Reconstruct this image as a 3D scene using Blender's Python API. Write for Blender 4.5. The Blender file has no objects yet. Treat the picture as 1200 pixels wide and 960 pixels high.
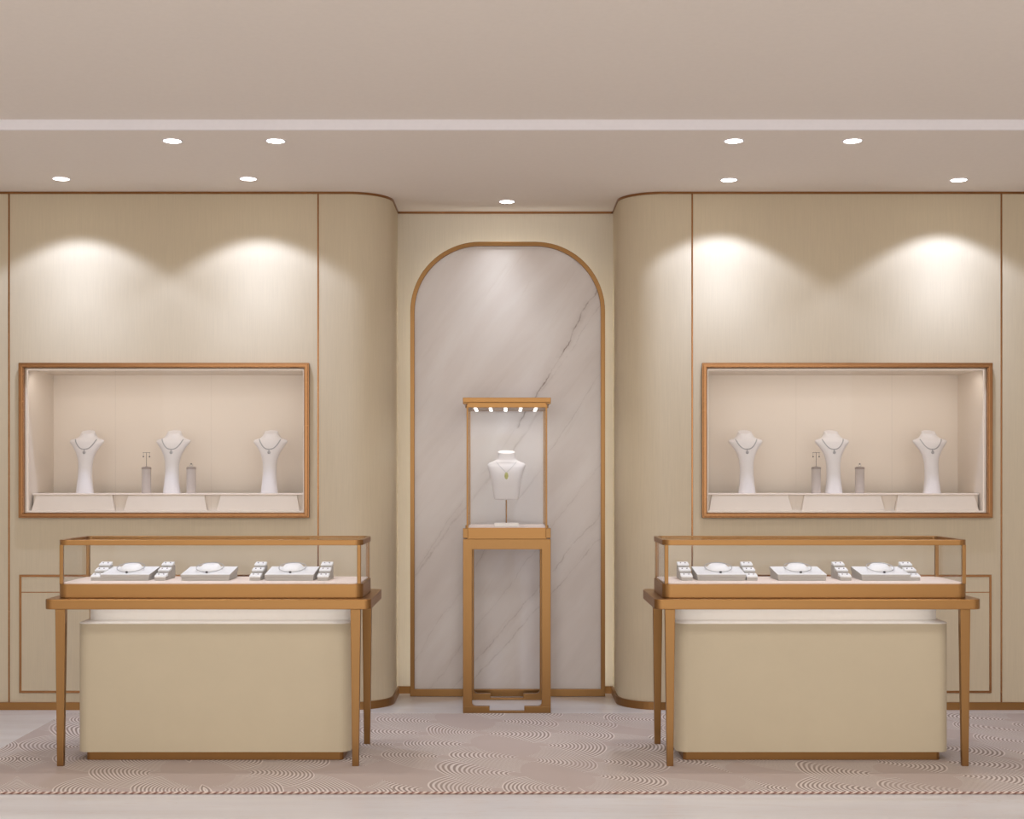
import bpy, bmesh, math, random
from mathutils import Vector, Matrix
from mathutils.bvhtree import BVHTree
random.seed(4)
PI = math.pi
S = bpy.context.scene
C = S.collection

# ------------------------------------------------------------------ materials
def lin(c):
    return tuple(((v/255)/12.92 if v/255 <= 0.04045 else ((v/255+0.055)/1.055)**2.4) for v in c)+(1,)

class NT:
    """small node-tree helper"""
    def __init__(s, name):
        s.m = bpy.data.materials.new(name); s.m.use_nodes = True
        s.t = s.m.node_tree; s.t.nodes.clear()
        s.out = s.t.nodes.new('ShaderNodeOutputMaterial')
    def n(s, typ, **kw):
        d = s.t.nodes.new(typ)
        for k, v in kw.items():
            if k in d.inputs: d.inputs[k].default_value = v
            else: setattr(d, k, v)
        return d
    def l(s, a, b): s.t.links.new(a, b)
    def math(s, op, a, b=None, c=None, clamp=False):
        d = s.t.nodes.new('ShaderNodeMath'); d.operation = op; d.use_clamp = clamp
        for i, v in enumerate((a, b, c)):
            if v is None: continue
            if isinstance(v, (int, float)): d.inputs[i].default_value = v
            else: s.l(v, d.inputs[i])
        return d.outputs[0]
    def mix(s, fac, a, b, blend='MIX'):
        d = s.t.nodes.new('ShaderNodeMix'); d.data_type = 'RGBA'; d.blend_type = blend
        for sock, v in ((d.inputs[0], fac), (d.inputs[6], a), (d.inputs[7], b)):
            if isinstance(v, (int, float, tuple)): sock.default_value = v
            else: s.l(v, sock)
        return d.outputs[2]
    def coords(s, scale=(1,1,1), rot=(0,0,0), loc=(0,0,0)):
        tc = s.n('ShaderNodeTexCoord')
        mp = s.n('ShaderNodeMapping'); mp.inputs['Scale'].default_value = scale
        mp.inputs['Rotation'].default_value = rot; mp.inputs['Location'].default_value = loc
        s.l(tc.outputs['Object'], mp.inputs['Vector']); return mp.outputs[0]
    def noise(s, vec, scale, detail=4, rough=.5, dist=0):
        d = s.n('ShaderNodeTexNoise'); d.inputs['Scale'].default_value = scale
        d.inputs['Detail'].default_value = detail; d.inputs['Roughness'].default_value = rough
        d.inputs['Distortion'].default_value = dist
        s.l(vec, d.inputs['Vector']); return d.outputs['Fac']
    def ramp(s, fac, pts):
        d = s.n('ShaderNodeValToRGB'); e = d.color_ramp.elements
        while len(e) < len(pts): e.new(.5)
        for i, (p, c) in enumerate(pts):
            e[i].position = p; e[i].color = c if isinstance(c, tuple) else (c, c, c, 1)
        s.l(fac, d.inputs[0]); return d.outputs[0]
    def bump(s, h, strength, dist=.002):
        d = s.n('ShaderNodeBump'); d.inputs['Strength'].default_value = strength
        d.inputs['Distance'].default_value = dist; s.l(h, d.inputs['Height']); return d.outputs[0]
    def bsdf(s, color=None, rough=.6, metal=0., spec=.5, normal=None, roughn=None):
        b = s.n('ShaderNodeBsdfPrincipled'); b.inputs['Roughness'].default_value = rough
        b.inputs['Metallic'].default_value = metal; b.inputs['Specular IOR Level'].default_value = spec
        if isinstance(color, tuple): b.inputs['Base Color'].default_value = color
        else: s.l(color, b.inputs['Base Color'])
        if normal is not None: s.l(normal, b.inputs['Normal'])
        if roughn is not None: s.l(roughn, b.inputs['Roughness'])
        s.l(b.outputs[0], s.out.inputs[0]); return b

def fabric(name, col, scale=(260,260,5), amt=.10, rough=.75, cloud=.06):
    t = NT(name); v = t.coords(scale)
    f = t.noise(v, 1, 3, .6)
    g = t.noise(t.coords((1.2,1.2,.5)), 1.5, 2)
    c = lin(col); d = tuple(x*(1-amt*2) for x in c[:3])+(1,)
    a = t.ramp(f, [(.3, d), (.7, c)])
    e = tuple(x*(1-cloud*2) for x in (1,1,1))+(1,)
    col2 = t.mix(1.0, a, t.ramp(g, [(.3, e), (.7, (1,1,1,1))]), 'MULTIPLY')
    t.bsdf(col2, rough, spec=.25, normal=t.bump(f, .12, .001)); return t.m

def brass(name, col, rough=.33, streak=(3,3,160), metal=1.0):
    t = NT(name); v = t.coords(streak)
    f = t.noise(v, 1.5, 3, .6); c = lin(col); d = tuple(x*.95 for x in c[:3])+(1,)
    r = t.math('MULTIPLY_ADD', f, .14, rough-.07)
    t.bsdf(t.ramp(f, [(.3, d), (.7, c)]), rough, metal=metal, roughn=r, normal=t.bump(f, .03, .0005)); return t.m

def plain(name, col, rough=.5, metal=0, spec=.4, n=.03, bump=.05):
    t = NT(name); f = t.noise(t.coords((40,40,40)), 1, 3); c = lin(col); d = tuple(x*(1-n*2) for x in c[:3])+(1,)
    t.bsdf(t.ramp(f, [(.3, d), (.7, c)]), rough, metal=metal, spec=spec, **({'normal': t.bump(f, bump, .0004)} if bump else {})); return t.m

def emit(name, col, strength):
    t = NT(name); e = t.n('ShaderNodeEmission'); e.inputs[0].default_value = lin(col); e.inputs[1].default_value = strength
    t.l(e.outputs[0], t.out.inputs[0]); return t.m

def glass(name, tint=(255,255,255), k=.35):
    t = NT(name); tr = t.n('ShaderNodeBsdfTransparent'); tr.inputs[0].default_value = lin(tint)
    gl = t.n('ShaderNodeBsdfGlossy'); gl.inputs['Roughness'].default_value = .02
    fr = t.n('ShaderNodeFresnel'); fr.inputs[0].default_value = 1.45
    mx = t.n('ShaderNodeMixShader')
    t.l(t.math('MULTIPLY', fr.outputs[0], k), mx.inputs[0]); t.l(tr.outputs[0], mx.inputs[1]); t.l(gl.outputs[0], mx.inputs[2])
    t.l(mx.outputs[0], t.out.inputs[0]); return t.m

def marble_wall():
    t = NT('arch_marble')
    tc = t.n('ShaderNodeTexCoord')
    sep = t.n('ShaderNodeSeparateXYZ'); t.l(tc.outputs['Object'], sep.inputs[0])
    X, Z = sep.outputs[0], sep.outputs[2]
    # along-vein / across-vein axes; veins climb to the right at about 55 degrees
    def across(deg):
        a = math.radians(deg)
        return t.math('SUBTRACT', t.math('MULTIPLY', X, math.sin(a)), t.math('MULTIPLY', Z, math.cos(a)))
    def along(deg):
        a = math.radians(deg)
        return t.math('ADD', t.math('MULTIPLY', X, math.cos(a)), t.math('MULTIPLY', Z, math.sin(a)))
    def uv(deg, su, sv):
        cb = t.n('ShaderNodeCombineXYZ')
        t.l(t.math('MULTIPLY', across(deg), su), cb.inputs[0]); t.l(t.math('MULTIPLY', along(deg), sv), cb.inputs[1]); return cb.outputs[0]
    cloud = t.noise(uv(52, 4.2, .9), 1, 5, .55, .3)
    base = t.ramp(cloud, [(.25, lin((212,202,196))), (.5, lin((222,213,208))), (.75, lin((231,225,221)))])
    fine = t.noise(uv(56, 22, 1.6), 1, 6, .65, .5)
    base = t.mix(t.math('MULTIPLY', t.ramp(fine, [(.60, 0.), (.75, 1.)]), .25), base, lin((198,182,170)))
    wob = t.noise(uv(58, 1.5, 3.5), 1, 5, .6)
    brk = t.ramp(t.noise(uv(58, 9, 9), 1, 4, .7), [(.38, .15), (.62, 1.)])
    for deg, x0, z0, w, k, a0, a1 in ((60, .40, 2.27, .0038, 1.25, 1.5, 2.75), (50, .40, .93, .004, .5, -9, 9), (52, -.44, .95, .006, .45, -9, 1.6),
                              (57, .05, 1.20, .003, .35, -9, 9), (48, .10, .45, .004, .45, -9, 9), (55, -.28, 1.22, .003, .3, -9, 9), (53, .5, 1.35, .003, .3, -9, 9)):
        a = math.radians(deg); off = x0*math.sin(a)-z0*math.cos(a)
        d = t.math('ABSOLUTE', t.math('SUBTRACT', t.math('ADD', across(deg), t.math('MULTIPLY_ADD', wob, .10, -.05)), off))
        m = t.math('SUBTRACT', 1, t.math('DIVIDE', d, w*1.5), clamp=True)
        halo = t.math('MULTIPLY', t.math('SUBTRACT', 1, t.math('DIVIDE', d, w*9), clamp=True), .25)
        m = t.math('MULTIPLY', t.math('MULTIPLY', t.math('ADD', m, halo), brk), k*.62)
        al = along(deg)
        m = t.math('MULTIPLY', m, t.math('MULTIPLY', t.math('GREATER_THAN', al, a0), t.math('LESS_THAN', al, a1)))
        base = t.mix(m, base, lin((128,104,90)))
    t.bsdf(base, .35, spec=.35); return t.m

def marble_floor():
    t = NT('floor_marble')
    v = t.coords((.55, 3.2, 1), rot=(0,0,.12))
    cloud = t.noise(v, 1.3, 5, .55, .4)
    base = t.ramp(cloud, [(.3, FLOOR_A), (.55, FLOOR_B), (.75, FLOOR_C)])
    vn = t.noise(t.coords((.8, 7, 1), rot=(0,0,.10)), 1.1, 6, .65, .6)
    d = t.math('ABSOLUTE', t.math('SUBTRACT', vn, .5))
    m = t.math('MULTIPLY', t.math('SUBTRACT', 1, t.math('DIVIDE', d, .014), clamp=True), .3)
    base = t.mix(m, base, lin((186,164,146)))
    t.bsdf(base, .28, spec=.35); return t.m
FLOOR_A, FLOOR_B, FLOOR_C = lin((196,189,186)), lin((206,201,198)), lin((217,213,211))

def rug_material():
    t = NT('rug_pile'); tc = t.n('ShaderNodeTexCoord')
    sep = t.n('ShaderNodeSeparateXYZ'); t.l(tc.outputs['Object'], sep.inputs[0])
    weave = t.noise(t.coords((60,420,60)), 1, 4, .7)
    patch = t.noise(t.coords((.9,2.2,1)), 1.4, 3)
    base = t.mix(patch, lin((178,162,153)), lin((184,169,160)))
    base = t.mix(t.math('MULTIPLY', weave, .35), base, lin((160,142,134)))
    # overlapping fans of concentric arcs, some of them left blank
    x, y = t.math('ADD', sep.outputs[0], 20.), t.math('ADD', sep.outputs[1], 20.)
    wv = t.math('MULTIPLY_ADD', t.noise(t.coords((.9,.9,1)), 1, 2), .26, -.13)
    x, y = t.math('ADD', y, wv), t.math('ADD', t.math('PINGPONG', t.math('ADD', x, t.math('MULTIPLY', y, .35)), .83), wv)
    R = .34; k = t.math('FLOOR', t.math('DIVIDE', y, R/2))
    def row(dk):
        jj = t.math('ADD', k, dk) if dk else k
        off = t.math('MULTIPLY', t.math('MODULO', jj, 2), R)
        ix = t.math('ROUND', t.math('DIVIDE', t.math('SUBTRACT', x, off), 2*R))
        dx = t.math('SUBTRACT', x, t.math('MULTIPLY_ADD', ix, 2*R, off))
        dy = t.math('SUBTRACT', y, t.math('MULTIPLY', jj, R/2))
        dd = t.math('SQRT', t.math('ADD', t.math('MULTIPLY', dx, dx), t.math('MULTIPLY', dy, dy)))
        cb = t.n('ShaderNodeCombineXYZ'); t.l(ix, cb.inputs[0]); t.l(jj, cb.inputs[1])
        wn = t.n('ShaderNodeTexWhiteNoise'); wn.noise_dimensions = '2D'; t.l(cb.outputs[0], wn.inputs['Vector'])
        return dd, wn.outputs['Value']
    def pick(c, a, b): return t.math('ADD', t.math('MULTIPLY', c, a), t.math('MULTIPLY', t.math('SUBTRACT', 1, c), b))
    d0_, h0 = row(-1); d1_, h1 = row(0); d2_, h2 = row(1)
    in1 = t.math('LESS_THAN', d1_, R); in0 = t.math('LESS_THAN', d0_, R)
    dist = pick(in0, d0_, pick(in1, d1_, d2_)); hh_ = pick(in0, h0, pick(in1, h1, h2))
    ring = t.math('MULTIPLY_ADD', t.math('SINE', t.math('MULTIPLY', dist, 2*PI/.0185)), 1., .5, clamp=True)
    total = t.math('MULTIPLY', t.math('GREATER_THAN', hh_, .36), t.math('GREATER_THAN', dist, .06))
    soft = t.ramp(t.noise(t.coords((3,3,1)), 1, 3), [(.3, .35), (.55, 1.)])
    total = t.math('MULTIPLY', total, soft)
    base = t.mix(t.math('MULTIPLY', total, .85), base, t.mix(ring, lin((142,126,117)), lin((215,203,194))))
    t.bsdf(base, .95, spec=.1, normal=t.bump(weave, .1, .002)); return t.m

def cord_material():
    t = NT('rug_cord')
    tc = t.n('ShaderNodeTexCoord'); sep = t.n('ShaderNodeSeparateXYZ'); t.l(tc.outputs['Object'], sep.inputs[0])
    s = t.math('SINE', t.math('MULTIPLY', t.math('ADD', sep.outputs[0], t.math('MULTIPLY', sep.outputs[2], -1.6)), 2*PI/.033))
    b = t.math('MULTIPLY_ADD', s, 1.3, .5, clamp=True)
    nz = t.noise(t.coords((30,30,30)), 1, 3)
    c = t.mix(b, lin((138,106,94)), t.mix(nz, lin((196,168,154)), lin((222,204,192))))
    t.bsdf(c, .9, spec=.1, normal=t.bump(b, .5, .004)); return t.m

WALL = fabric('wall_veneer', (210,194,167), amt=.035, cloud=.02)
WALLB = fabric('recess_veneer', (226,215,196), amt=.03, cloud=.02)
CEIL = plain('ceiling_paint', (237,228,219), .9, spec=.1, n=.01)
SIDE = plain('side_wall_paint', (240,236,232), .9, spec=.1, n=.01)
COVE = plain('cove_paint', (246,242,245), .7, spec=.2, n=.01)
BRASS = brass('brushed_brass', (159,118,73), .34)
BRASSV = brass('brushed_brass_upright', (152,114,72), .34, streak=(160,160,3))  # base slightly darker, putting dimmer reflections into the colour
BRONZE = brass('bronze_trim', (160,116,78), .25, streak=(3,3,60))
CREAM = fabric('cream_lacquer', (199,184,157), scale=(6,6,6), amt=.015, rough=.5, cloud=.02)
WHITE = plain('white_lacquer', (240,234,226), .45, n=.01)
TRAYW = plain('white_leatherette', (240,240,240), .55, n=.02)
TRAYSHADE = plain('white_leatherette_shaded', (182,176,169), .6, n=.02)  # shade on front and side faces, put into the leatherette colour
BUSTW = plain('bust_white', (230,225,224), .55, n=.01)
NICHE = plain('niche_paint', (232,220,206), .8, spec=.1, n=.005, bump=0)
PLINTH = plain('plinth_paint', (226,213,198), .7, spec=.2, n=.01)
SHELF = plain('shelf_white', (248,234,222), .5, n=.01)
CYLG = plain('grey_suede', (196,184,176), .9, spec=.1, n=.04)
CYLT = plain('grey_suede_rim', (166,152,144), .9, spec=.1, n=.04)
SILVER = plain('silver_chain', (176,174,176), .3, metal=.3)
CHAINW = plain('pale_chain', (186,184,186), .3, metal=.2)
STEEL = brass('dark_steel', (130,118,110), .4)
GEM = plain('dark_gem', (66,60,66), .15, spec=.8)
STUD = plain('tiny_stone', (176,166,170), .25, spec=.8)
PERI = plain('green_gold_gem', (196,196,120), .2, spec=.8)
DECK = plain('case_deck', (240,222,210), .6, n=.01)
GLASS = glass('clear_glass')
LAMP = emit('downlight_lens', (255,250,244), 14)
TRAYL = emit('case_light_strip', (255,250,242), 3.2)
NLED = emit('niche_led', (255,232,214), .62)
HALO = emit('halo_led', (250,250,245), 4.0)
TLED = emit('counter_led', (255,246,234), 3.0)
MARB = marble_wall(); FLOORM = marble_floor(); RUG = rug_material(); CORD = cord_material()

# ------------------------------------------------------------------ mesh helpers
def bx(bm, x0, x1, y0, y1, z0, z1):
    v = [bm.verts.new(p) for p in ((x0,y0,z0),(x1,y0,z0),(x1,y1,z0),(x0,y1,z0),(x0,y0,z1),(x1,y0,z1),(x1,y1,z1),(x0,y1,z1))]
    for f in ((0,3,2,1),(4,5,6,7),(0,1,5,4),(1,2,6,5),(2,3,7,6),(3,0,4,7)): bm.faces.new([v[i] for i in f])

def frustum(bm, r0, z0, r1, z1):      # r = (x0,x1,y0,y1)
    v = []
    for (x0,x1,y0,y1), z in ((r0,z0),(r1,z1)):
        v += [bm.verts.new(p) for p in ((x0,y0,z),(x1,y0,z),(x1,y1,z),(x0,y1,z))]
    for f in ((0,3,2,1),(4,5,6,7),(0,1,5,4),(1,2,6,5),(2,3,7,6),(3,0,4,7)): bm.faces.new([v[i] for i in f])

def hexa(bm, pts):                    # eight explicit corners, bottom loop then top loop
    v = [bm.verts.new(p) for p in pts]
    for f in ((0,3,2,1),(4,5,6,7),(0,1,5,4),(1,2,6,5),(2,3,7,6),(3,0,4,7)): bm.faces.new([v[i] for i in f])

def prism(bm, pts, a, b, axis='z'):   # polygon extruded along an axis
    def P(p, h): return (p[0], p[1], h) if axis == 'z' else (p[0], h, p[1])
    lo = [bm.verts.new(P(p, a)) for p in pts]; hi = [bm.verts.new(P(p, b)) for p in pts]
    n = len(pts)
    bm.faces.new(lo[::-1]); bm.faces.new(hi)
    for i in range(n): bm.faces.new((lo[i], lo[(i+1)%n], hi[(i+1)%n], hi[i]))

def rrect(x0, x1, y0, y1, r, n=8):
    out = []
    for cx, cy, a in ((x1-r,y1-r,0),(x0+r,y1-r,90),(x0+r,y0+r,180),(x1-r,y0+r,270)):
        for i in range(n+1):
            t = math.radians(a+90*i/n); out.append((cx+r*math.cos(t), cy+r*math.sin(t)))
    return out

def ring_prism(bm, outer, inner, a, b, axis='z'):
    def P(p, h): return (p[0], p[1], h) if axis == 'z' else (p[0], h, p[1])
    n = len(outer)
    A = [bm.verts.new(P(p,a)) for p in outer]; B = [bm.verts.new(P(p,b)) for p in outer]
    D = [bm.verts.new(P(p,a)) for p in inner]; E = [bm.verts.new(P(p,b)) for p in inner]
    for i in range(n):
        j = (i+1) % n
        bm.faces.new((A[i],A[j],B[j],B[i])); bm.faces.new((D[i],E[i],E[j],D[j]))
        bm.faces.new((B[i],B[j],E[j],E[i])); bm.faces.new((A[i],D[i],D[j],A[j]))

def cyl(bm, c, r, z0, z1, n=24, r1=None):
    r1 = r if r1 is None else r1
    A = [bm.verts.new((c[0]+r*math.cos(2*PI*i/n), c[1]+r*math.sin(2*PI*i/n), z0)) for i in range(n)]
    B = [bm.verts.new((c[0]+r1*math.cos(2*PI*i/n), c[1]+r1*math.sin(2*PI*i/n), z1)) for i in range(n)]
    bm.faces.new(A[::-1]); bm.faces.new(B)
    for i in range(n): bm.faces.new((A[i],A[(i+1)%n],B[(i+1)%n],B[i]))

def tube(bm, pts, r, closed=False, n=8):
    pts = [Vector(p) for p in pts]; m = len(pts); rings = []
    up = Vector((0.13,.2,1)).normalized()
    for i in range(m):
        a = pts[(i-1)%m] if (closed or i > 0) else pts[i]
        b = pts[(i+1)%m] if (closed or i < m-1) else pts[i]
        d = (b-a).normalized(); u = d.cross(up)
        if u.length < 1e-4: u = d.cross(Vector((1,0,0)))
        u.normalize(); w = d.cross(u).normalized()
        rings.append([bm.verts.new(pts[i]+u*r*math.cos(2*PI*k/n)+w*r*math.sin(2*PI*k/n)) for k in range(n)])
    for i in range(m if closed else m-1):
        A, B = rings[i], rings[(i+1)%m]
        for k in range(n): bm.faces.new((A[k],A[(k+1)%n],B[(k+1)%n],B[k]))
    if not closed: bm.faces.new(rings[0][::-1]); bm.faces.new(rings[-1])

def sphere(bm, c, r, sx=1, sy=1, sz=1, u=12, v=8):
    bmesh.ops.create_uvsphere(bm, u_segments=u, v_segments=v, radius=r, matrix=Matrix.Translation(c) @ Matrix.Diagonal((sx,sy,sz,1)))

def loft(bm, keys, n=40, sub=5):
    """keys: (z, cy, rx, ry, tilt_degrees, squareness) sections, interpolated smoothly"""
    def cr(a,b,c,d,t): return .5*((2*b)+(-a+c)*t+(2*a-5*b+4*c-d)*t*t+(-a+3*b-3*c+d)*t**3)
    secs = []
    for i in range(len(keys)-1):
        p = [keys[max(0,i-1)], keys[i], keys[i+1], keys[min(len(keys)-1,i+2)]]
        for s in range(sub): secs.append([cr(p[0][k],p[1][k],p[2][k],p[3][k],s/sub) for k in range(6)])
    secs.append(list(keys[-1]))
    rings = []
    for z, cy, rx, ry, tl, ex in secs:
        tt = math.radians(tl); R = []
        for k in range(n):
            a = 2*PI*k/n; c_, s_ = math.cos(a), math.sin(a)
            x = rx*math.copysign(abs(c_)**(2/ex), c_); y = ry*math.copysign(abs(s_)**(2/ex), s_)
            R.append(bm.verts.new((x, cy+y*math.cos(tt), z+y*math.sin(tt))))
        rings.append(R)
    for A, B in zip(rings, rings[1:]):
        for k in range(n): bm.faces.new((A[k],A[(k+1)%n],B[(k+1)%n],B[k]))
    bm.faces.new(rings[0][::-1]); bm.faces.new(rings[-1])

def obj(name, bm, mat, parent=None, bevel=0, smooth=False, loc=None):
    bmesh.ops.recalc_face_normals(bm, faces=bm.faces)
    me = bpy.data.meshes.new(name); bm.to_mesh(me); bm.free()
    for m in (mat if isinstance(mat, list) else [mat]): me.materials.append(m)
    if smooth:
        for p in me.polygons: p.use_smooth = True
        try: me.set_sharp_from_angle(angle=math.radians(38))
        except Exception: pass
    o = bpy.data.objects.new(name, me); C.objects.link(o)
    if loc: o.location = loc
    if parent: o.parent = parent
    if bevel:
        b = o.modifiers.new('edge', 'BEVEL'); b.width = bevel; b.segments = 2; b.limit_method = 'ANGLE'; b.angle_limit = math.radians(40)
        b.harden_normals = False
    return o

def tag(o, label, cat, group=None):
    o['label'] = label; o['category'] = cat
    if group: o['group'] = group
    elif 'group' in o: del o['group']
    return o

def thing(name, label, cat, loc=(0,0,0), group=None):
    o = bpy.data.objects.new(name, None); C.objects.link(o); o.location = loc; o.empty_display_size = .1
    return tag(o, label, cat, group)

def struct(name, bm, mat, parent=None, bevel=0, smooth=False):
    o = obj(name, bm, mat, parent, bevel, smooth)
    if parent is None: o['kind'] = 'structure'
    return o

def dup(src, loc, label, group=None):
    r = src.copy(); C.objects.link(r); r.location = loc; r['label'] = label
    if group: r['group'] = group
    for ch in list(src.children):
        c = ch.copy(); C.objects.link(c); c.parent = r
        for g in list(ch.children):
            d = g.copy(); C.objects.link(d); d.parent = c
    return r

B = bmesh.new
# ------------------------------------------------------------------ camera
F = 1600.0
cam = bpy.data.cameras.new('camera'); co = bpy.data.objects.new('camera', cam); C.objects.link(co)
cam.sensor_width = 36; cam.lens = 36*F/1200; cam.clip_end = 60
co.location = (0, 0, 1.4); co.rotation_euler = (PI/2, 0, 0)
cam.shift_x = 6/1200; cam.shift_y = 76/1200
S.camera = co

# ------------------------------------------------------------------ room shell
YW, YR, H, XE = 8.116, 8.73, 3.08, 4.6       # front plane of the wall panels, recess wall, height, half width
XL, XR, RW = -.698, .679, .25
bm = B(); bx(bm, -XE, XE, -2.0, 9.3, -.10, 0); struct('floor', bm, FLOORM)
bm = B(); bx(bm, -XE, XE, 6.67, 9.3, H, H+.25); struct('ceiling', bm, CEIL)
bm = B(); bx(bm, -XE, XE, -2.0, 6.66, H+.05, H+.25); struct('ceiling_front', bm, CEIL)
bm = B(); bx(bm, -XE, XE, 6.655, 6.67, H, H+.05); struct('trim_1', bm, COVE, bevel=.002)  # white paint, brighter so that light on the step sits in its colour
bm = B(); bx(bm, -XE-.1, -XE, -2.0, 9.3, -.1, H+.25); struct('wall_side_left', bm, SIDE)
bm = B(); bx(bm, XE, XE+.1, -2.0, 9.3, -.1, H+.25); struct('wall_side_right', bm, SIDE)
bm = B(); bx(bm, XL-.3, XR+.3, YR, YR+.15, 0, H); struct('wall_back', bm, WALLB)

NZ0, NZ1 = 1.172, 2.031                      # niche opening
NL, NR = (-2.864, -1.202), (1.187, 2.849)
def corner(xi, sgn, n=14):                   # plan of the rounded corner, from the front face round to the recess
    cx = xi + sgn*RW
    return [(cx - sgn*RW*math.sin(PI/2*i/n), YW+RW-RW*math.cos(PI/2*i/n)) for i in range(n+1)]
def wall(name, hole, xi, sgn):               # sgn -1: wall lies left of xi
    bm = B(); xo = sgn*XE
    far = hole[0] if sgn < 0 else hole[1]; near = hole[1] if sgn < 0 else hole[0]
    bx(bm, min(xo,far), max(xo,far), YW, 9.2, 0, H)
    bx(bm, hole[0], hole[1], YW, 9.2, 0, NZ0); bx(bm, hole[0], hole[1], YW, 9.2, NZ1, H)
    pts = [(near, YW)] + corner(xi, sgn) + [(xi, 9.2), (near, 9.2)]
    prism(bm, pts, 0, H)
    return struct(name, bm, WALL, smooth=True)
wall('wall_left', NL, XL, -1); wall('wall_right', NR, XR, 1)

def ribbon(bm, path, t, z0, z1, side):       # strip standing proud of a plan path
    off = []
    for i, p in enumerate(path):
        a = Vector(path[max(0,i-1)]); b = Vector(path[min(len(path)-1,i+1)]); d = (b-a).normalized()
        nrm = Vector((d.y, -d.x))*side; off.append((p[0]+nrm.x*t, p[1]+nrm.y*t))
    for i in range(len(path)-1):
        a, b, c, d = path[i], path[i+1], off[i+1], off[i]
        v = [bm.verts.new((q[0],q[1],z)) for z in (z0,z1) for q in (a,b,c,d)]
        for f in ((0,3,2,1),(4,5,6,7),(0,1,5,4),(1,2,6,5),(2,3,7,6),(3,0,4,7)): bm.faces.new([v[k] for k in f])
    bmesh.ops.remove_doubles(bm, verts=bm.verts, dist=1e-5)
    fs = [f for f in bm.faces if len(set(f.verts)) == 4]
for nm, xi, sg in (('left', XL, -1), ('right', XR, 1)):
    path = [(sg*XE, YW)] + corner(xi, sg) + [(xi, YR)]
    s = 1 if sg < 0 else -1
    bm = B(); ribbon(bm, path, .012, 0, .046, s); struct('baseboard_'+nm, bm, BRASS)
    bm = B(); ribbon(bm, path, .006, H-.014, H, s); struct('trim_2' if sg < 0 else 'trim_3', bm, BRONZE)
bm = B(); bx(bm, XL+.012, XR-.012, YR-.012, YR, 0, .046); struct('baseboard_back', bm, BRASS)
bm = B(); bx(bm, XL+.006, XR-.006, YR-.006, YR, H-.014, H); struct('trim_4', bm, BRONZE)
for k, x in enumerate((-2.959, -1.122, 1.1015, 2.939)):
    bm = B(); bx(bm, x-.0048, x+.0048, YW-.003, YW+.01, .046, H-.014); struct('trim_%d' % (5+k), bm, BRONZE, bevel=.001)

# arched marble panel, brass rim, warm strip behind
AX0, AX1, AZ, AR, AY = -.609, .619, 2.866, .44, 8.62
def arch(ins, z0=0., n=20):
    r = AR-ins; x0, x1, z1 = AX0+ins, AX1-ins, AZ-ins
    p = [(x0, z0), (x1, z0)]
    for i in range(n+1):
        t = PI/2*i/n; p.append((x1-r+r*math.cos(t), z1-r+r*math.sin(t)))
    for i in range(n+1):
        t = PI/2+PI/2*i/n; p.append((x0+r+r*math.cos(t), z1-r+r*math.sin(t)))
    return p
bm = B(); prism(bm, arch(.02, .0), AY, AY+.035, 'y'); mp_ = struct('wall_center', bm, MARB)
bm = B(); ring_prism(bm, arch(0), arch(.027, .046), AY-.02, AY+.035, 'y'); struct('trim_9', bm, BRASSV, bevel=.002)
bm = B(); pa = arch(.045)[1:] + [arch(.045)[0]]
for a, b in zip(pa, pa[1:]):
    v = [bm.verts.new(q) for q in ((a[0],AY+.045,a[1]),(b[0],AY+.045,b[1]),(b[0],AY+.065,b[1]),(a[0],AY+.065,a[1]))]; bm.faces.new(v)
obj('light_strip', bm, HALO, mp_)
bm = B(); prism(bm, arch(.06, .0), AY+.035, YR-.001, 'y'); obj('backing', bm, WALLB, mp_)

# ------------------------------------------------------------------ rug
RX0, RX1, RY0, RY1 = -2.567, 3.45, 5.975, 7.93
rt = thing('rug', 'large taupe rug with raised pale concentric arcs and a twisted cord edge', 'rug', ((RX0+RX1)/2, (RY0+RY1)/2, 0))
w, d = (RX1-RX0)/2, (RY1-RY0)/2
bm = B(); prism(bm, rrect(-w, w, -d, d, .02, 3), 0, .012); obj('pile', bm, RUG, rt, bevel=.003)
bm = B(); tube(bm, [(x, -d-.002, .006) for x in [(-w)+2*w*i/60 for i in range(61)]], .006, n=10); obj('cord_edge', bm, CORD, rt, smooth=True)

# ------------------------------------------------------------------ wall vitrines
ncx = {'left': (NL[0]+NL[1])/2, 'right': (NR[0]+NR[1])/2}
hw, ND = (NL[1]-NL[0])/2, .50
v1 = thing('wall_showcase', 'long bronze-framed glass showcase set in the wall left of the arch', 'showcase', (ncx['left'], YW, NZ0), 'wall showcases either side of the arch')
hh = NZ1-NZ0; T = .03
def rectp(x0,x1,z0,z1): return [(x0,z0),(x1,z0),(x1,z1),(x0,z1)]
bm = B(); ring_prism(bm, rectp(-hw-T,hw+T,-T,hh+T), rectp(-hw,hw,0,hh), -.03, .004, 'y')
ring_prism(bm, rectp(-hw-.022,hw+.022,-.022,hh+.022), rectp(-hw-.004,hw+.004,-.004,hh+.004), -.036, -.03, 'y'); obj('frame', bm, BRONZE, v1, bevel=.003)
e = .001
bm = B(); ring_prism(bm, rectp(-hw+e,hw-e,e,hh-e), rectp(-hw+.006,hw-.006,.006,hh-.006), .004, ND, 'y')
bx(bm, -hw+.006, hw-.006, ND-.01, ND, .006, hh-.006); obj('lining', bm, NICHE, v1)
for k, (a, b) in enumerate(((-hw+.007, -.563*hw/.831-.0+.0), (-.272*0-.563*hw/.831+.002, .0), (0, 0))): pass
g0, g1 = -.31-.0, .26
edges = [-hw+.008, (134.5-594)/197.2-ncx['left'], (247-594)/197.2-ncx['left'], hw-.008]
for i in range(3):
    bm = B(); bx(bm, edges[i]+.0012, edges[i+1]-.0012, .004, .012, .008, hh-.008); obj('glass_pane', bm, GLASS, v1)
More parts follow.
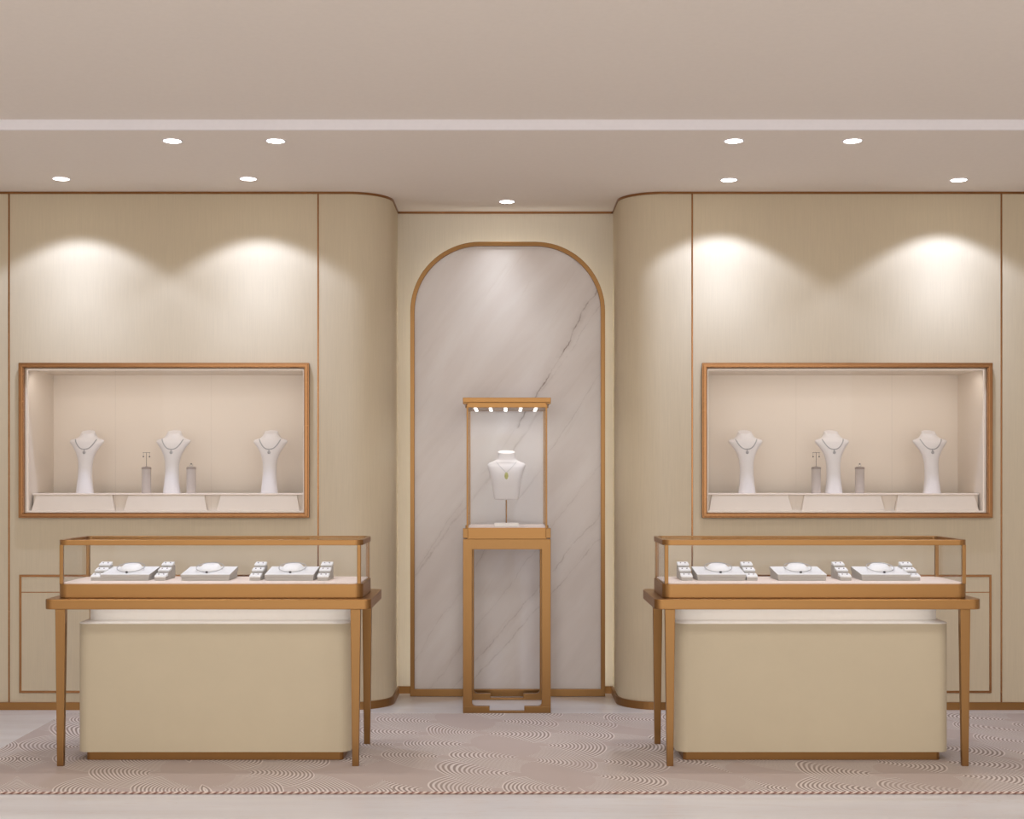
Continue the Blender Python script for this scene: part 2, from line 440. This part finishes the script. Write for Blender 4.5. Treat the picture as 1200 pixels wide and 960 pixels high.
bm = B(); ring_prism(bm, rectp(-hw+.007,hw-.007,.007,hh-.007), rectp(-hw+.011,hw-.011,.011,hh-.011), .014, .024, 'y'); obj('light_strip', bm, NLED, v1)
v2 = dup(v1, (ncx['right'], YW, NZ0), 'long bronze-framed glass showcase set in the wall right of the arch')

SZ = 1.285; PZ = 1.285-.008                               # plinth tops / shelf underside
z0n = NZ0+.006
def plinth(x, label, src=[None]):
    if src[0] is None:
        bm = B(); frustum(bm, (-.25,.25,-.13,-.086), 0, (-.228,.228,-.10,-.086), PZ-z0n)
        o = obj('plinth', bm, PLINTH, bevel=.002, loc=(x, 8.30, z0n)); tag(o, label, 'plinth', 'low plinths in the wall showcases'); src[0] = o
    else: dup(src[0], (x, 8.30, z0n), label)
def lab3(side, kind): return ['%s at the outer end of the %s wall showcase', '%s in the middle of the %s wall showcase', '%s at the arch end of the %s wall showcase']
for side, xs in (('left', (-2.598, -2.045, -1.490)), ('right', (2.577, 2.015, 1.460))):
    for x, f in zip(xs, lab3(side, '')): plinth(x, f % ('low greyish flared plinth', side))
for side in ('left', 'right'):
    o = thing('display_platform', 'long white platform board behind three plinths in the %s wall showcase' % side, 'platform', (ncx[side], 8.30, z0n), 'platform boards in the wall showcases')
    bm = B(); bx(bm, -.815, .815, -.105, .20, PZ-z0n, SZ-z0n); obj('board', bm, SHELF, o, bevel=.001)
    bm = B(); bx(bm, -.815, .815, -.085, -.065, 0, PZ-z0n); obj('added_riser', bm, NICHE, o)  # pale board added behind the plinth gaps so they look bright

# busts
def slim_bust_bm():
    bm = B()
    loft(bm, [(0,-.045,.053,.042,0,2.2),(.05,-.045,.047,.040,0,2.2),(.12,-.04,.042,.036,0,2.1),(.19,-.032,.044,.036,0,2.0),(.245,-.024,.060,.038,0,2.0),
              (.285,-.012,.084,.042,0,2.0),(.312,-.004,.103,.040,0,2.0),(.326,.004,.098,.038,2,2.0),(.337,.012,.068,.040,6,2.0),(.350,.018,.053,.040,12,2.0),(.364,.022,.0455,.038,16,2.0),(.375,.024,.041,.037,20,2.0)], n=48, sub=5)
    return bm
def neck_path(bm_src, pts, off):              # lay a front-view curve onto a surface
    tree = BVHTree.FromBMesh(bm_src); out = []
    for x, z in pts:
        h = tree.ray_cast(Vector((x, -1, z)), Vector((0, 1, 0)))
        if h[0] is not None: out.append(h[0]+h[1]*off if h[1].y < 0 else h[0]-h[1]*off)
    return out
def ucurve(w, ztop, zbot, n=28, p=2.5):
    return [(w*math.sin(PI/2*t), zbot+(ztop-zbot)*abs(math.sin(PI/2*t))**p) for t in [-1+2*i/n for i in range(n+1)]]
sb = slim_bust_bm(); src = slim_bust_bm()
GB = 'slim white busts in the wall showcases'; GN = 'necklaces on the slim busts'
bust0 = obj('necklace_bust', sb, BUSTW, smooth=True)
path = neck_path(src, ucurve(.064, .327, .268), .002)
def gem(bm, c, w, h, t):
    n = 8; ring = [bm.verts.new((c[0]+w*math.cos(2*PI*k/n), c[1], c[2]+h*math.sin(2*PI*k/n))) for k in range(n)]
    f = bm.verts.new((c[0], c[1]-t, c[2])); b = bm.verts.new((c[0], c[1]+t, c[2]))
    for k in range(n): bm.faces.new((ring[k], ring[(k+1)%n], f)); bm.faces.new((ring[(k+1)%n], ring[k], b))
neck0 = thing('necklace', 'x', 'necklace')
bm = B(); tube(bm, path, .0030, n=8)
for p in path[::1]: sphere(bm, p, .0040, u=6, v=4)
obj('chain', bm, SILVER, neck0, smooth=True)
pz = .247; hit = neck_path(src, [(0, pz)], .004)[0]; h2 = neck_path(src, [(0, .262)], .003)[0]
bm = B(); gem(bm, hit, .010, .012, .005); gem(bm, (h2.x, h2.y, h2.z), .004, .006, .003); obj('pendant', bm, SILVER, neck0)
src.free()
first = True
bx_pos = {'left': (-2.570, -2.041, -1.446), 'right': (1.461, 1.990, 2.588)}
order = {'left': ('outer end', 'middle', 'arch end'), 'right': ('arch end', 'middle', 'outer end')}
for side in ('left', 'right'):
    for x, w_ in zip(bx_pos[side], order[side]):
        where = ('in the middle of the %s wall showcase' if w_ == 'middle' else 'at the '+w_+' of the %s wall showcase') % side
        lb = 'slim white necklace bust standing '+where; ln = 'silver necklace with pendant on the bust '+where
        if first:
            bust0.location = (x, 8.36, SZ); tag(bust0, lb, 'bust', GB); neck0.location = (x, 8.36, SZ); tag(neck0, ln, 'necklace', GN); first = False
        else:
            dup(bust0, (x, 8.36, SZ), lb); dup(neck0, (x, 8.36, SZ), ln)

# cylinders with earring holder and ring
cy0 = thing('display_cylinder', 'x', 'display stand')
bm = B(); cyl(bm, (0,0), .028, 0, .146, 32); cyb = obj('body', bm, CYLG, cy0, smooth=True)
bm = B(); cyl(bm, (0,0), .029, .146, .157, 32); cyl(bm, (0,0), .024, .157, .160, 32); obj('cap', bm, CYLT, cyb, smooth=True)
eh0 = thing('earring_holder', 'x', 'earring holder')
bm = B(); cyl(bm, (0,0), .0016, 0, .088, 8); cyl(bm, (0,0), .010, 0, .002, 16); obj('stem', bm, STEEL, eh0)
bm = B(); bx(bm, -.022, .022, -.0012, .0012, .086, .0885); obj('crossbar', bm, STEEL, eh0)
for i, (side, xt, xr) in enumerate((('left', -2.191, -1.919), ('right', 1.880, 2.145))):
    near, farr = ('outer', 'arch') if side == 'left' else ('arch', 'outer')
    l1 = 'grey cylinder topped by an earring holder in the %s wall showcase' % side
    l2 = 'grey cylinder with a single small jewel on top in the %s wall showcase' % side
    if i == 0: cy0.location = (xt, 8.30, SZ); tag(cy0, l1, 'display stand', 'grey cylinders in the wall showcases')
    else: dup(cy0, (xt, 8.30, SZ), l1)
    dup(cy0, (xr, 8.30, SZ), l2)
    le = 'thin T-shaped metal earring holder on a grey cylinder in the %s wall showcase' % side
    if i == 0: eh0.location = (xt, 8.30, SZ+.160); tag(eh0, le, 'earring holder', 'earring holders in the wall showcases')
    else: dup(eh0, (xt, 8.30, SZ+.160), le)
    for dx, nm in ((-.0185, 'left'), (.0185, 'right')):
        bm = B(); sphere(bm, (0,0,-.024), .0045); tube(bm, [(0,0,0),(0,0,-.02)], .0006, n=6)
        o = obj('drop_earring', bm, GEM, smooth=True, loc=(xt+dx, 8.30-.0005, SZ+.160+.0862))
        tag(o, 'dark drop earring on the %s end of the holder in the %s wall showcase' % (nm, side), 'earring', 'drop earrings on the T holders')
    bm = B(); pts = [(.0075*math.cos(2*PI*k/20), 0, .0095+.0075*math.sin(2*PI*k/20)) for k in range(20)]
    tube(bm, pts, .0011, closed=True, n=6)
    r = obj('ring', bm, SILVER, smooth=True, loc=(xr, 8.30, SZ+.159)); tag(r, 'small dark-stoned ring upright on a grey cylinder in the %s wall showcase' % side, 'ring', 'rings on the grey cylinders')
    bm = B(); sphere(bm, (0,0,.020), .0045, sz=.8); obj('stone', bm, GEM, r, smooth=True)

# ------------------------------------------------------------------ built-in cupboards low in the walls
wc = thing('wall_cupboard', 'built-in beige wall cupboard outlined in bronze behind the left counter', 'cupboard', (-2.0405, YW, 0), 'built-in cupboards under the wall showcases')
cw = .8575
bm = B(); ring_prism(bm, rectp(-cw,cw,.10,.8035), rectp(-cw+.014,cw-.014,.114,.7895), -.005, .004, 'y'); obj('frame', bm, BRONZE, wc, bevel=.0015)
bm = B(); bx(bm, -cw+.014, cw-.014, -.004, .004, .6965, .7015); obj('divider', bm, BRONZE, wc)
bm = B(); bx(bm, -cw+.014, cw-.014, -.003, .004, .7015, .7895); obj('drawer_front', bm, WALL, wc)
bm = B(); bx(bm, -cw+.014, cw-.014, -.003, .004, .114, .6965); obj('door', bm, WALL, wc)
dup(wc, (2.0225, YW, 0), 'built-in beige wall cupboard outlined in bronze behind the right counter')

# ------------------------------------------------------------------ display counters
Y0 = 6.77
ct = thing('display_counter', 'brass glass-topped display counter on tapered legs, left of the arch', 'display counter', (-1.422, Y0, 0), 'brass display counters')
ya, yb = 6.472-Y0, 7.075-Y0
bm = B(); prism(bm, rrect(-.776, .776, ya, yb, .04), .759, .807); obj('tabletop', bm, BRASS, ct, bevel=.003, smooth=False)
for sx in (-1, 1):
    for fy in (0, 1):
        bm = B(); c = sx*.702
        if fy == 0: y1, y2 = 6.49-Y0, 6.49-Y0+.036
        else: y1, y2 = 7.055-Y0-.036, 7.055-Y0
        zt = .759; ym = (y1+y2)/2
        frustum(bm, (c-.0155,c+.0155,ym-.0125,ym+.0125) if fy else (c-.0155,c+.0155,y1,y1+.026), .012, (c-.024,c+.024,y1,y2), zt)
        obj('leg', bm, BRASSV, ct, bevel=.002)
ca, cb, cwid = 6.535-Y0, 6.975-Y0, .731
ccx = .004
bm = B(); prism(bm, rrect(-cwid+.002, cwid-.002, ca+.002, cb-.002, .044), .807, .809); prism(bm, rrect(-cwid, cwid, ca, cb, .045), .809, .874); ccb = obj('case_base', bm, BRASS, ct, bevel=.002)
bm = B(); prism(bm, rrect(-cwid+.014, cwid-.014, ca+.014, cb-.014, .035), .872, .879); obj('deck', bm, DECK, ccb)
bm = B(); ring_prism(bm, rrect(-cwid, cwid, ca, cb, .045), rrect(-cwid+.020, cwid-.020, ca+.020, cb-.020, .025), 1.060, 1.086); obj('top_rail', bm, BRASS, ct, bevel=.002)
for sx in (-1, 1):
    for yy in (ca+.014, cb-.014):
        bm = B(); c = sx*(cwid-.018); bx(bm, c-.009, c+.009, yy-.009, yy+.009, .874, 1.062); obj('post', bm, BRASSV, ct, bevel=.002)
bm = B(); bx(bm, -cwid+.028, cwid-.028, ca+.006, ca+.012, .875, 1.060); obj('front_glass', bm, GLASS, ct)
bm = B(); bx(bm, -cwid+.028, cwid-.028, cb-.012, cb-.006, .875, 1.060); obj('back_glass', bm, GLASS, ct)
for sx in (-1, 1):
    bm = B(); c = sx*(cwid-.011); bx(bm, c-.003, c+.003, ca+.024, cb-.024, .875, 1.060); obj('side_glass', bm, GLASS, ct)
bm = B(); prism(bm, rrect(-cwid+.021, cwid-.021, ca+.021, cb-.021, .024), 1.076, 1.083); obj('top_glass', bm, GLASS, ct)
bm = B(); bx(bm, -.60, .60, ya+.105, ya+.125, .753, .758); obj('light_strip', bm, TLED, ct)
cts = {'left': ct, 'right': dup(ct, (1.478, Y0, 0), 'brass glass-topped display counter on tapered legs, right of the arch')}
cx_ = {'left': -1.422, 'right': 1.478}

cab = thing('base_cabinet', 'cream round-cornered cabinet on a brass plinth under the left counter', 'cabinet', (-1.420, Y0, .012), 'cream cabinets under the counters')
def zz(z): return z-.012
ba, bb = 6.605-Y0, 7.02-Y0
bm = B(); prism(bm, rrect(-.661,.661,ba,bb,.055), zz(.055), zz(.676)); obj('body', bm, CREAM, cab, bevel=.002)
bm = B(); prism(bm, rrect(-.661,.661,ba,bb,.055), zz(.676), zz(.680)); obj('top_ledge', bm, WHITE, cab)
bm = B(); prism(bm, rrect(-.655,.655,6.755-Y0,bb,.05), zz(.680), zz(.752)); obj('neck', bm, WHITE, cab)
bm = B(); prism(bm, rrect(-.625,.625,ba+.03,bb-.03,.02), 0, zz(.055)); obj('plinth', bm, BRASS, cab, bevel=.0015)
dup(cab, (1.482, Y0, .012), 'cream round-cornered cabinet on a brass plinth under the right counter')

# trays, necklaces, earring stands
DZ = .879
tr = thing('necklace_tray', 'x', 'tray')
bm = B(); hexa(bm, [(-.117,0,0),(.117,0,0),(.117,.205,0),(-.117,.205,0),(-.117,0,.016),(.117,0,.016),(.117,.205,.034),(-.117,.205,.034)])
obj('base', bm, TRAYSHADE, tr, bevel=.0015)
bm = B(); hexa(bm, [(-.1205,-.003,.0165),(.1205,-.003,.0165),(.1205,.209,.035),(-.1205,.209,.035),(-.1205,-.003,.030),(.1205,-.003,.030),(.1205,.209,.056),(-.1205,.209,.056)])
o_ = obj('pad', bm, [TRAYW, TRAYSHADE], tr, bevel=.0015)
for p in o_.data.polygons:
    if p.normal.z < .5: p.material_index = 1  # pad sides take the darker colour as painted shade
def tz(y): return .030+(y+.003)/.212*.026
bm = B(); n = 32
rings = []
for r, h, dy in ((.056,0,0),(.054,.004,0),(.046,.016,.006),(.036,.026,.013),(.034,.0268,.014)):
    rings.append([bm.verts.new((r*1.1*math.cos(2*PI*k/n), .118+dy+r*.95*math.sin(2*PI*k/n), tz(.118+r*.95*math.sin(2*PI*k/n))+h)) for k in range(n)])
for A_, B_ in zip(rings, rings[1:]):
    for k in range(n): bm.faces.new((A_[k],A_[(k+1)%n],B_[(k+1)%n],B_[k]))
bm.faces.new(rings[-1]); obj('collar_form', bm, TRAYW, o_, smooth=True)
nk = thing('tray_necklace', 'x', 'necklace')
bm = B(); pts = []
for k in range(48):
    a = 2*PI*k/48; y = .108+.066*math.sin(a); x = .067*math.cos(a)
    pts.append((x, y, tz(y)+.004+.022*((math.sin(a)+1)/2)))
tube(bm, pts, .0022, closed=True, n=6)
obj('chain', bm, CHAINW, nk, smooth=True)
bm = B(); sphere(bm, (0,.031,tz(.031)+.0055), .0058, sx=1.3, sz=.9); obj('pendant', bm, GEM, nk, smooth=True)

st = thing('earring_stand', 'x', 'display stand')
steps = []
for i in range(3):
    y1 = .068*i; h = .016+.0235*i
    steps.append((y1, h))
    bm = B(); bx(bm, -.0265, .0265, y1+.002, y1+.066, 0, h); blk = obj('block', bm, TRAYSHADE, st, bevel=.001)
    bm = B(); hexa(bm, [(-.028,y1,h),(.028,y1,h),(.028,y1+.052,h+.004),(-.028,y1+.052,h+.004),(-.028,y1,h+.007),(.028,y1,h+.007),(.028,y1+.052,h+.018),(-.028,y1+.052,h+.018)])
    obj('cushion', bm, TRAYW, blk, bevel=.0015)
bm = B(); sphere(bm, (0,0,.002), .0036, sz=.9, u=8, v=6); stud0 = obj('stud_earring', bm, STUD, smooth=True)
tx = {'left': (-1.872, -1.478, -1.067), 'right': (1.052, 1.447, 1.858)}
sx_ = {'left': (-2.013, -1.700, -1.235, -.902), 'right': (.883, 1.202, 1.662, 2.000)}
tpos = {'left': ('beside the outer end', 'in the middle', 'beside the arch end'), 'right': ('beside the arch end', 'in the middle', 'beside the outer end')}
spos = {'left': ('at the outer end', 'just right of the outermost tray', 'just left of the innermost tray', 'at the arch end'),
        'right': ('at the arch end', 'just right of the innermost tray', 'just left of the outermost tray', 'at the outer end')}
scode = {'at the outer end': 'outer-end stand', 'at the arch end': 'arch-end stand', 'just right of the outermost tray': 'stand right of outermost tray', 'just left of the innermost tray': 'stand left of innermost tray', 'just right of the innermost tray': 'stand right of innermost tray', 'just left of the outermost tray': 'stand left of outermost tray'}
ft = fs = fd = True
TY = 6.69
for side in ('left', 'right'):
    for x, w_ in zip(tx[side], tpos[side]):
        lt = 'white square necklace tray %s of the %s counter' % (w_, side); ln = 'fine necklace with dark pendant on the tray %s of the %s counter' % (w_, side)
        if ft: tr.location = nk.location = (x, TY, DZ); tag(tr, lt, 'tray', 'necklace trays in the counters'); tag(nk, ln, 'necklace', 'necklaces on the counter trays'); ft = False
        else: dup(tr, (x, TY, DZ), lt); dup(nk, (x, TY, DZ), ln)
    for x, w_ in zip(sx_[side], spos[side]):
        ls = 'white three-step earring stand %s in the %s counter' % (w_, side)
        if fs: st.location = (x, TY, DZ); tag(st, ls, 'display stand', 'stepped earring stands in the counters'); fs = False
        else: dup(st, (x, TY, DZ), ls)
        for (y1, h), lv in zip(steps, ('lowest', 'middle', 'top')):
            for dx, nm in ((-.012, 'left'), (.012, 'right')):
                lo = (x+dx, TY+y1+.026, DZ+h+.0122)
                ll = '%s stud on %s step of %s in %s counter' % (nm, lv, scode[w_], side)
                if fd: stud0.location = lo; tag(stud0, ll, 'earring', 'stud earrings on the stepped stands'); fd = False
                else: dup(stud0, lo, ll)

# ------------------------------------------------------------------ centre pedestal showcase
pd = thing('pedestal_showcase', 'tall brass-framed pedestal showcase in front of the marble arch', 'showcase', (0, 8.25, 0))
def foot_frame(y0, y1):
    bm = B(); W, I = .2575, .204
    prism(bm, [(-W,.040),(-W,1.02),(W,1.02),(W,.040),(I-.022,.040),(I-.008,.044),(I-.001,.054),(I,.068),(I,.96),(-I,.96),(-I,.068),(-I+.001,.054),(-I+.008,.044),(-I+.022,.040)], y0, y1, 'y')
    prism(bm, [(-W,0),(W,0),(W,.040),(.102,.040),(.102,.012),(-.102,.012),(-.102,.040),(-W,.040)], y0, y1, 'y')
    return bm
obj('front_frame', foot_frame(-.25, -.215), BRASSV, pd, bevel=.0015)
obj('back_frame', foot_frame(.215, .25), BRASSV, pd, bevel=.0015)
bm = B(); bx(bm, -.2575, .2575, -.215, .215, .965, 1.02); obj('pedestal_top', bm, BRASS, pd)
for sx in (-1, 1):
    bm = B(); bx(bm, min(sx*.2575, sx*.235), max(sx*.2575, sx*.235), -.215, .215, 0, .012); obj('floor_runner', bm, BRASS, pd)
bm = B(); bx(bm, -.235, .235, -.238, .238, 1.02, 1.086)
pcb = obj('case_base', bm, BRASS, pd, bevel=.0015)
bm = B(); bx(bm, -.232, .232, -.234, .234, 1.086, 1.090); obj('deck', bm, DECK, pcb)
for sx in (-1, 1):
    for sy in (-1, 1):
        bm = B(); c, dd = sx*.243, sy*.236; bx(bm, c-.0145, c+.0145, dd-.0145, dd+.0145, 1.026, 1.084); bx(bm, c-.0145, c+.0145, dd-.0145, dd+.0145, 1.812, 1.822); obj('corner_block', bm, BRASSV, pd, bevel=.002)
        bm = B(); c, dd = sx*.2315, sy*.2315; bx(bm, c-.0055, c+.0055, dd-.0055, dd+.0055, 1.084, 1.795); obj('post', bm, BRASSV, pd, bevel=.0015)
bm = B(); bx(bm, -.258, .258, -.25, .25, 1.822, 1.850); bx(bm, -.236, .236, -.238, .238, 1.792, 1.822); can_ = obj('canopy', bm, BRASS, pd, bevel=.0015)
for x in (-.186, -.097, -.008, .082, .172):
    bm = B(); bx(bm, x-.009, x+.009, -.21, .19, 1.7895, 1.7935); obj('light_strip', bm, TRAYL, can_)
for nm, a in (('front_glass', (-.219,.219,-.233,-.228)), ('back_glass', (-.219,.219,.228,.233)), ('side_glass', (-.233,-.228,-.219,.219)), ('side_glass', (.228,.233,-.219,.219))):
    bm = B(); bx(bm, *a, 1.090, 1.792); obj(nm, bm, GLASS, pd)

BXL = (-.003, 8.14, 1.090)
cbst = thing('bust_stand', 'white shoulder bust on a thin brass rod inside the pedestal showcase', 'bust', BXL)
bm = B(); bx(bm, -.0715, .0715, -.045, .045, 0, .021); obj('base', bm, WHITE, cbst, bevel=.002)
bm = B(); cyl(bm, (0,0), .0042, .021, .175, 12); obj('rod', bm, BRASSV, cbst, smooth=True)
def cbust():
    bm = B()
    loft(bm, [(.158,.004,.058,.030,0,2.6),(.163,.002,.070,.040,0,2.6),(.185,-.002,.0765,.046,0,2.5),(.225,-.008,.081,.052,0,2.4),(.275,-.014,.090,.060,0,2.3),(.320,-.012,.101,.058,0,2.3),
              (.352,-.004,.111,.050,0,2.3),(.368,.004,.112,.044,2,2.2),(.377,.008,.104,.042,4,2.1),(.385,.012,.086,.044,5,2.0),(.393,.017,.068,.046,7,2.0),(.402,.022,.056,.045,10,2.0),(.420,.026,.051,.044,12,2.0),(.444,.030,.051,.044,14,2.0)], n=56, sub=5)
    return bm
obj('torso', cbust(), BUSTW, cbst, smooth=True)
src = cbust()
pc = thing('pendant_necklace', 'fine chain with pale green-gold pendant on the bust in the pedestal showcase', 'necklace', BXL)
vp = [(-.060+.060*i/14, .386-.066*(i/14)**.85) for i in range(15)]; vp += [(-x, z) for x, z in vp[::-1][1:]]
path = neck_path(src, vp, .0015)
bm = B(); tube(bm, path, .0013, n=6); obj('chain', bm, SILVER, pc, smooth=True)
h = neck_path(src, [(0, .300)], .004)[0]
bm = B(); gem(bm, h, .012, .023, .006); gem(bm, h+Vector((0,-.005,.004)), .005, .009, .004); obj('pendant', bm, PERI, pc)
src.free()

# ------------------------------------------------------------------ downlights
dl = [(-1.683, 6.87, 'front row, outer lamp above the left counter'), (-1.164, 6.87, 'front row, inner lamp above the left counter'),
      (1.142, 6.87, 'front row, inner lamp above the right counter'), (1.739, 6.87, 'front row, outer lamp above the right counter'),
      (-2.530, 7.75, 'beside the wall, above the outer end of the left showcase'), (-1.468, 7.75, 'beside the wall, above the arch end of the left showcase'),
      (1.265, 7.78, 'beside the wall, above the arch end of the right showcase'), (2.575, 7.78, 'beside the wall, above the outer end of the right showcase'),
      (0.0, 8.40, 'in the recess above the marble arch')]
d0 = None
for x, y, where in dl:
    lb = 'round recessed downlight, '+where
    if d0 is None:
        d0 = thing('ceiling_light', lb, 'ceiling light', (x, y, H), 'recessed ceiling downlights')
        bm = B(); n = 32
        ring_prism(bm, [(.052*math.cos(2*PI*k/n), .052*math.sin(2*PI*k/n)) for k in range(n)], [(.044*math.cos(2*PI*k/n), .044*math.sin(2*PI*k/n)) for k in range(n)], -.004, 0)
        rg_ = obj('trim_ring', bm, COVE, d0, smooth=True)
        bm = B(); cyl(bm, (0,0), .0435, -.003, -.0005, 32); obj('lens', bm, LAMP, rg_)
    else: dup(d0, (x, y, H), lb)

def spot(x, y, z, power, ang, blend, col=(1,.97,.94), rad=.03, tilt=0):
    L = bpy.data.lights.new('spot', 'SPOT'); L.energy = power; L.spot_size = math.radians(ang); L.spot_blend = blend
    L.color = col; L.shadow_soft_size = rad
    o = bpy.data.objects.new('spot', L); C.objects.link(o); o.location = (x, y, z); o.rotation_euler = (math.radians(tilt), 0, 0); return o
def area(x, y, z, sx, sy, power, rot=(0,0,0), col=(.97,.98,1)):
    L = bpy.data.lights.new('area', 'AREA'); L.shape = 'RECTANGLE'; L.size = sx; L.size_y = sy; L.energy = power; L.color = col
    o = bpy.data.objects.new('area', L); C.objects.link(o); o.location = (x, y, z); o.rotation_euler = rot; return o
for i, (x, y, _) in enumerate(dl):
    if i < 4: spot(x, y, H-.03, 26, 80, .8)
    elif i < 8: spot(x, y, H-.03, 24, 115, .28, col=(.62,.73,1)); spot(x, y, H-.03, 22, 94, .9, col=(.62,.73,1)); spot(x, y-.02, H-.03, 17, 62, 1, col=(.62,.73,1), tilt=8)
    else: spot(x-.07, y, H-.03, 6, 100, .8, col=(.84,.92,1)); spot(x-.03, y, H-.03, 13, 66, 1, col=(.84,.92,1))
# added soft fill over the shop floor in front: unseen area lamps without fixtures 
for x in (-2.6, 0, 2.6):
    for y in (1.2, 4.0):
        area(x, y, H+.03, 1.2, .5, 22)
for side in ('left', 'right'):
    area(cx_[side], 6.66, .756, 1.24, .06, .42, rot=(math.radians(12),0,0), col=(.92,.96,1))
area(0, 8.22, 1.785, .40, .36, .9, col=(1,.98,.95))
# light from inside the wall showcases' top edge and the shop front
for side in ('left', 'right'):
    area(ncx[side], YW+.06, NZ1-.03, 1.55, .04, 1.5, rot=(math.radians(25),0,0), col=(1,.95,.91))

w = bpy.data.worlds.new('world'); S.world = w; w.use_nodes = True
bg = w.node_tree.nodes['Background']; bg.inputs[0].default_value = (1.0, .972, .94, 1); bg.inputs[1].default_value = 1.8

S.view_settings.view_transform = 'Standard'; S.view_settings.look = 'None'
S.view_settings.gamma = 1; S.view_settings.use_curve_mapping = False
S.view_settings.exposure = 0.15
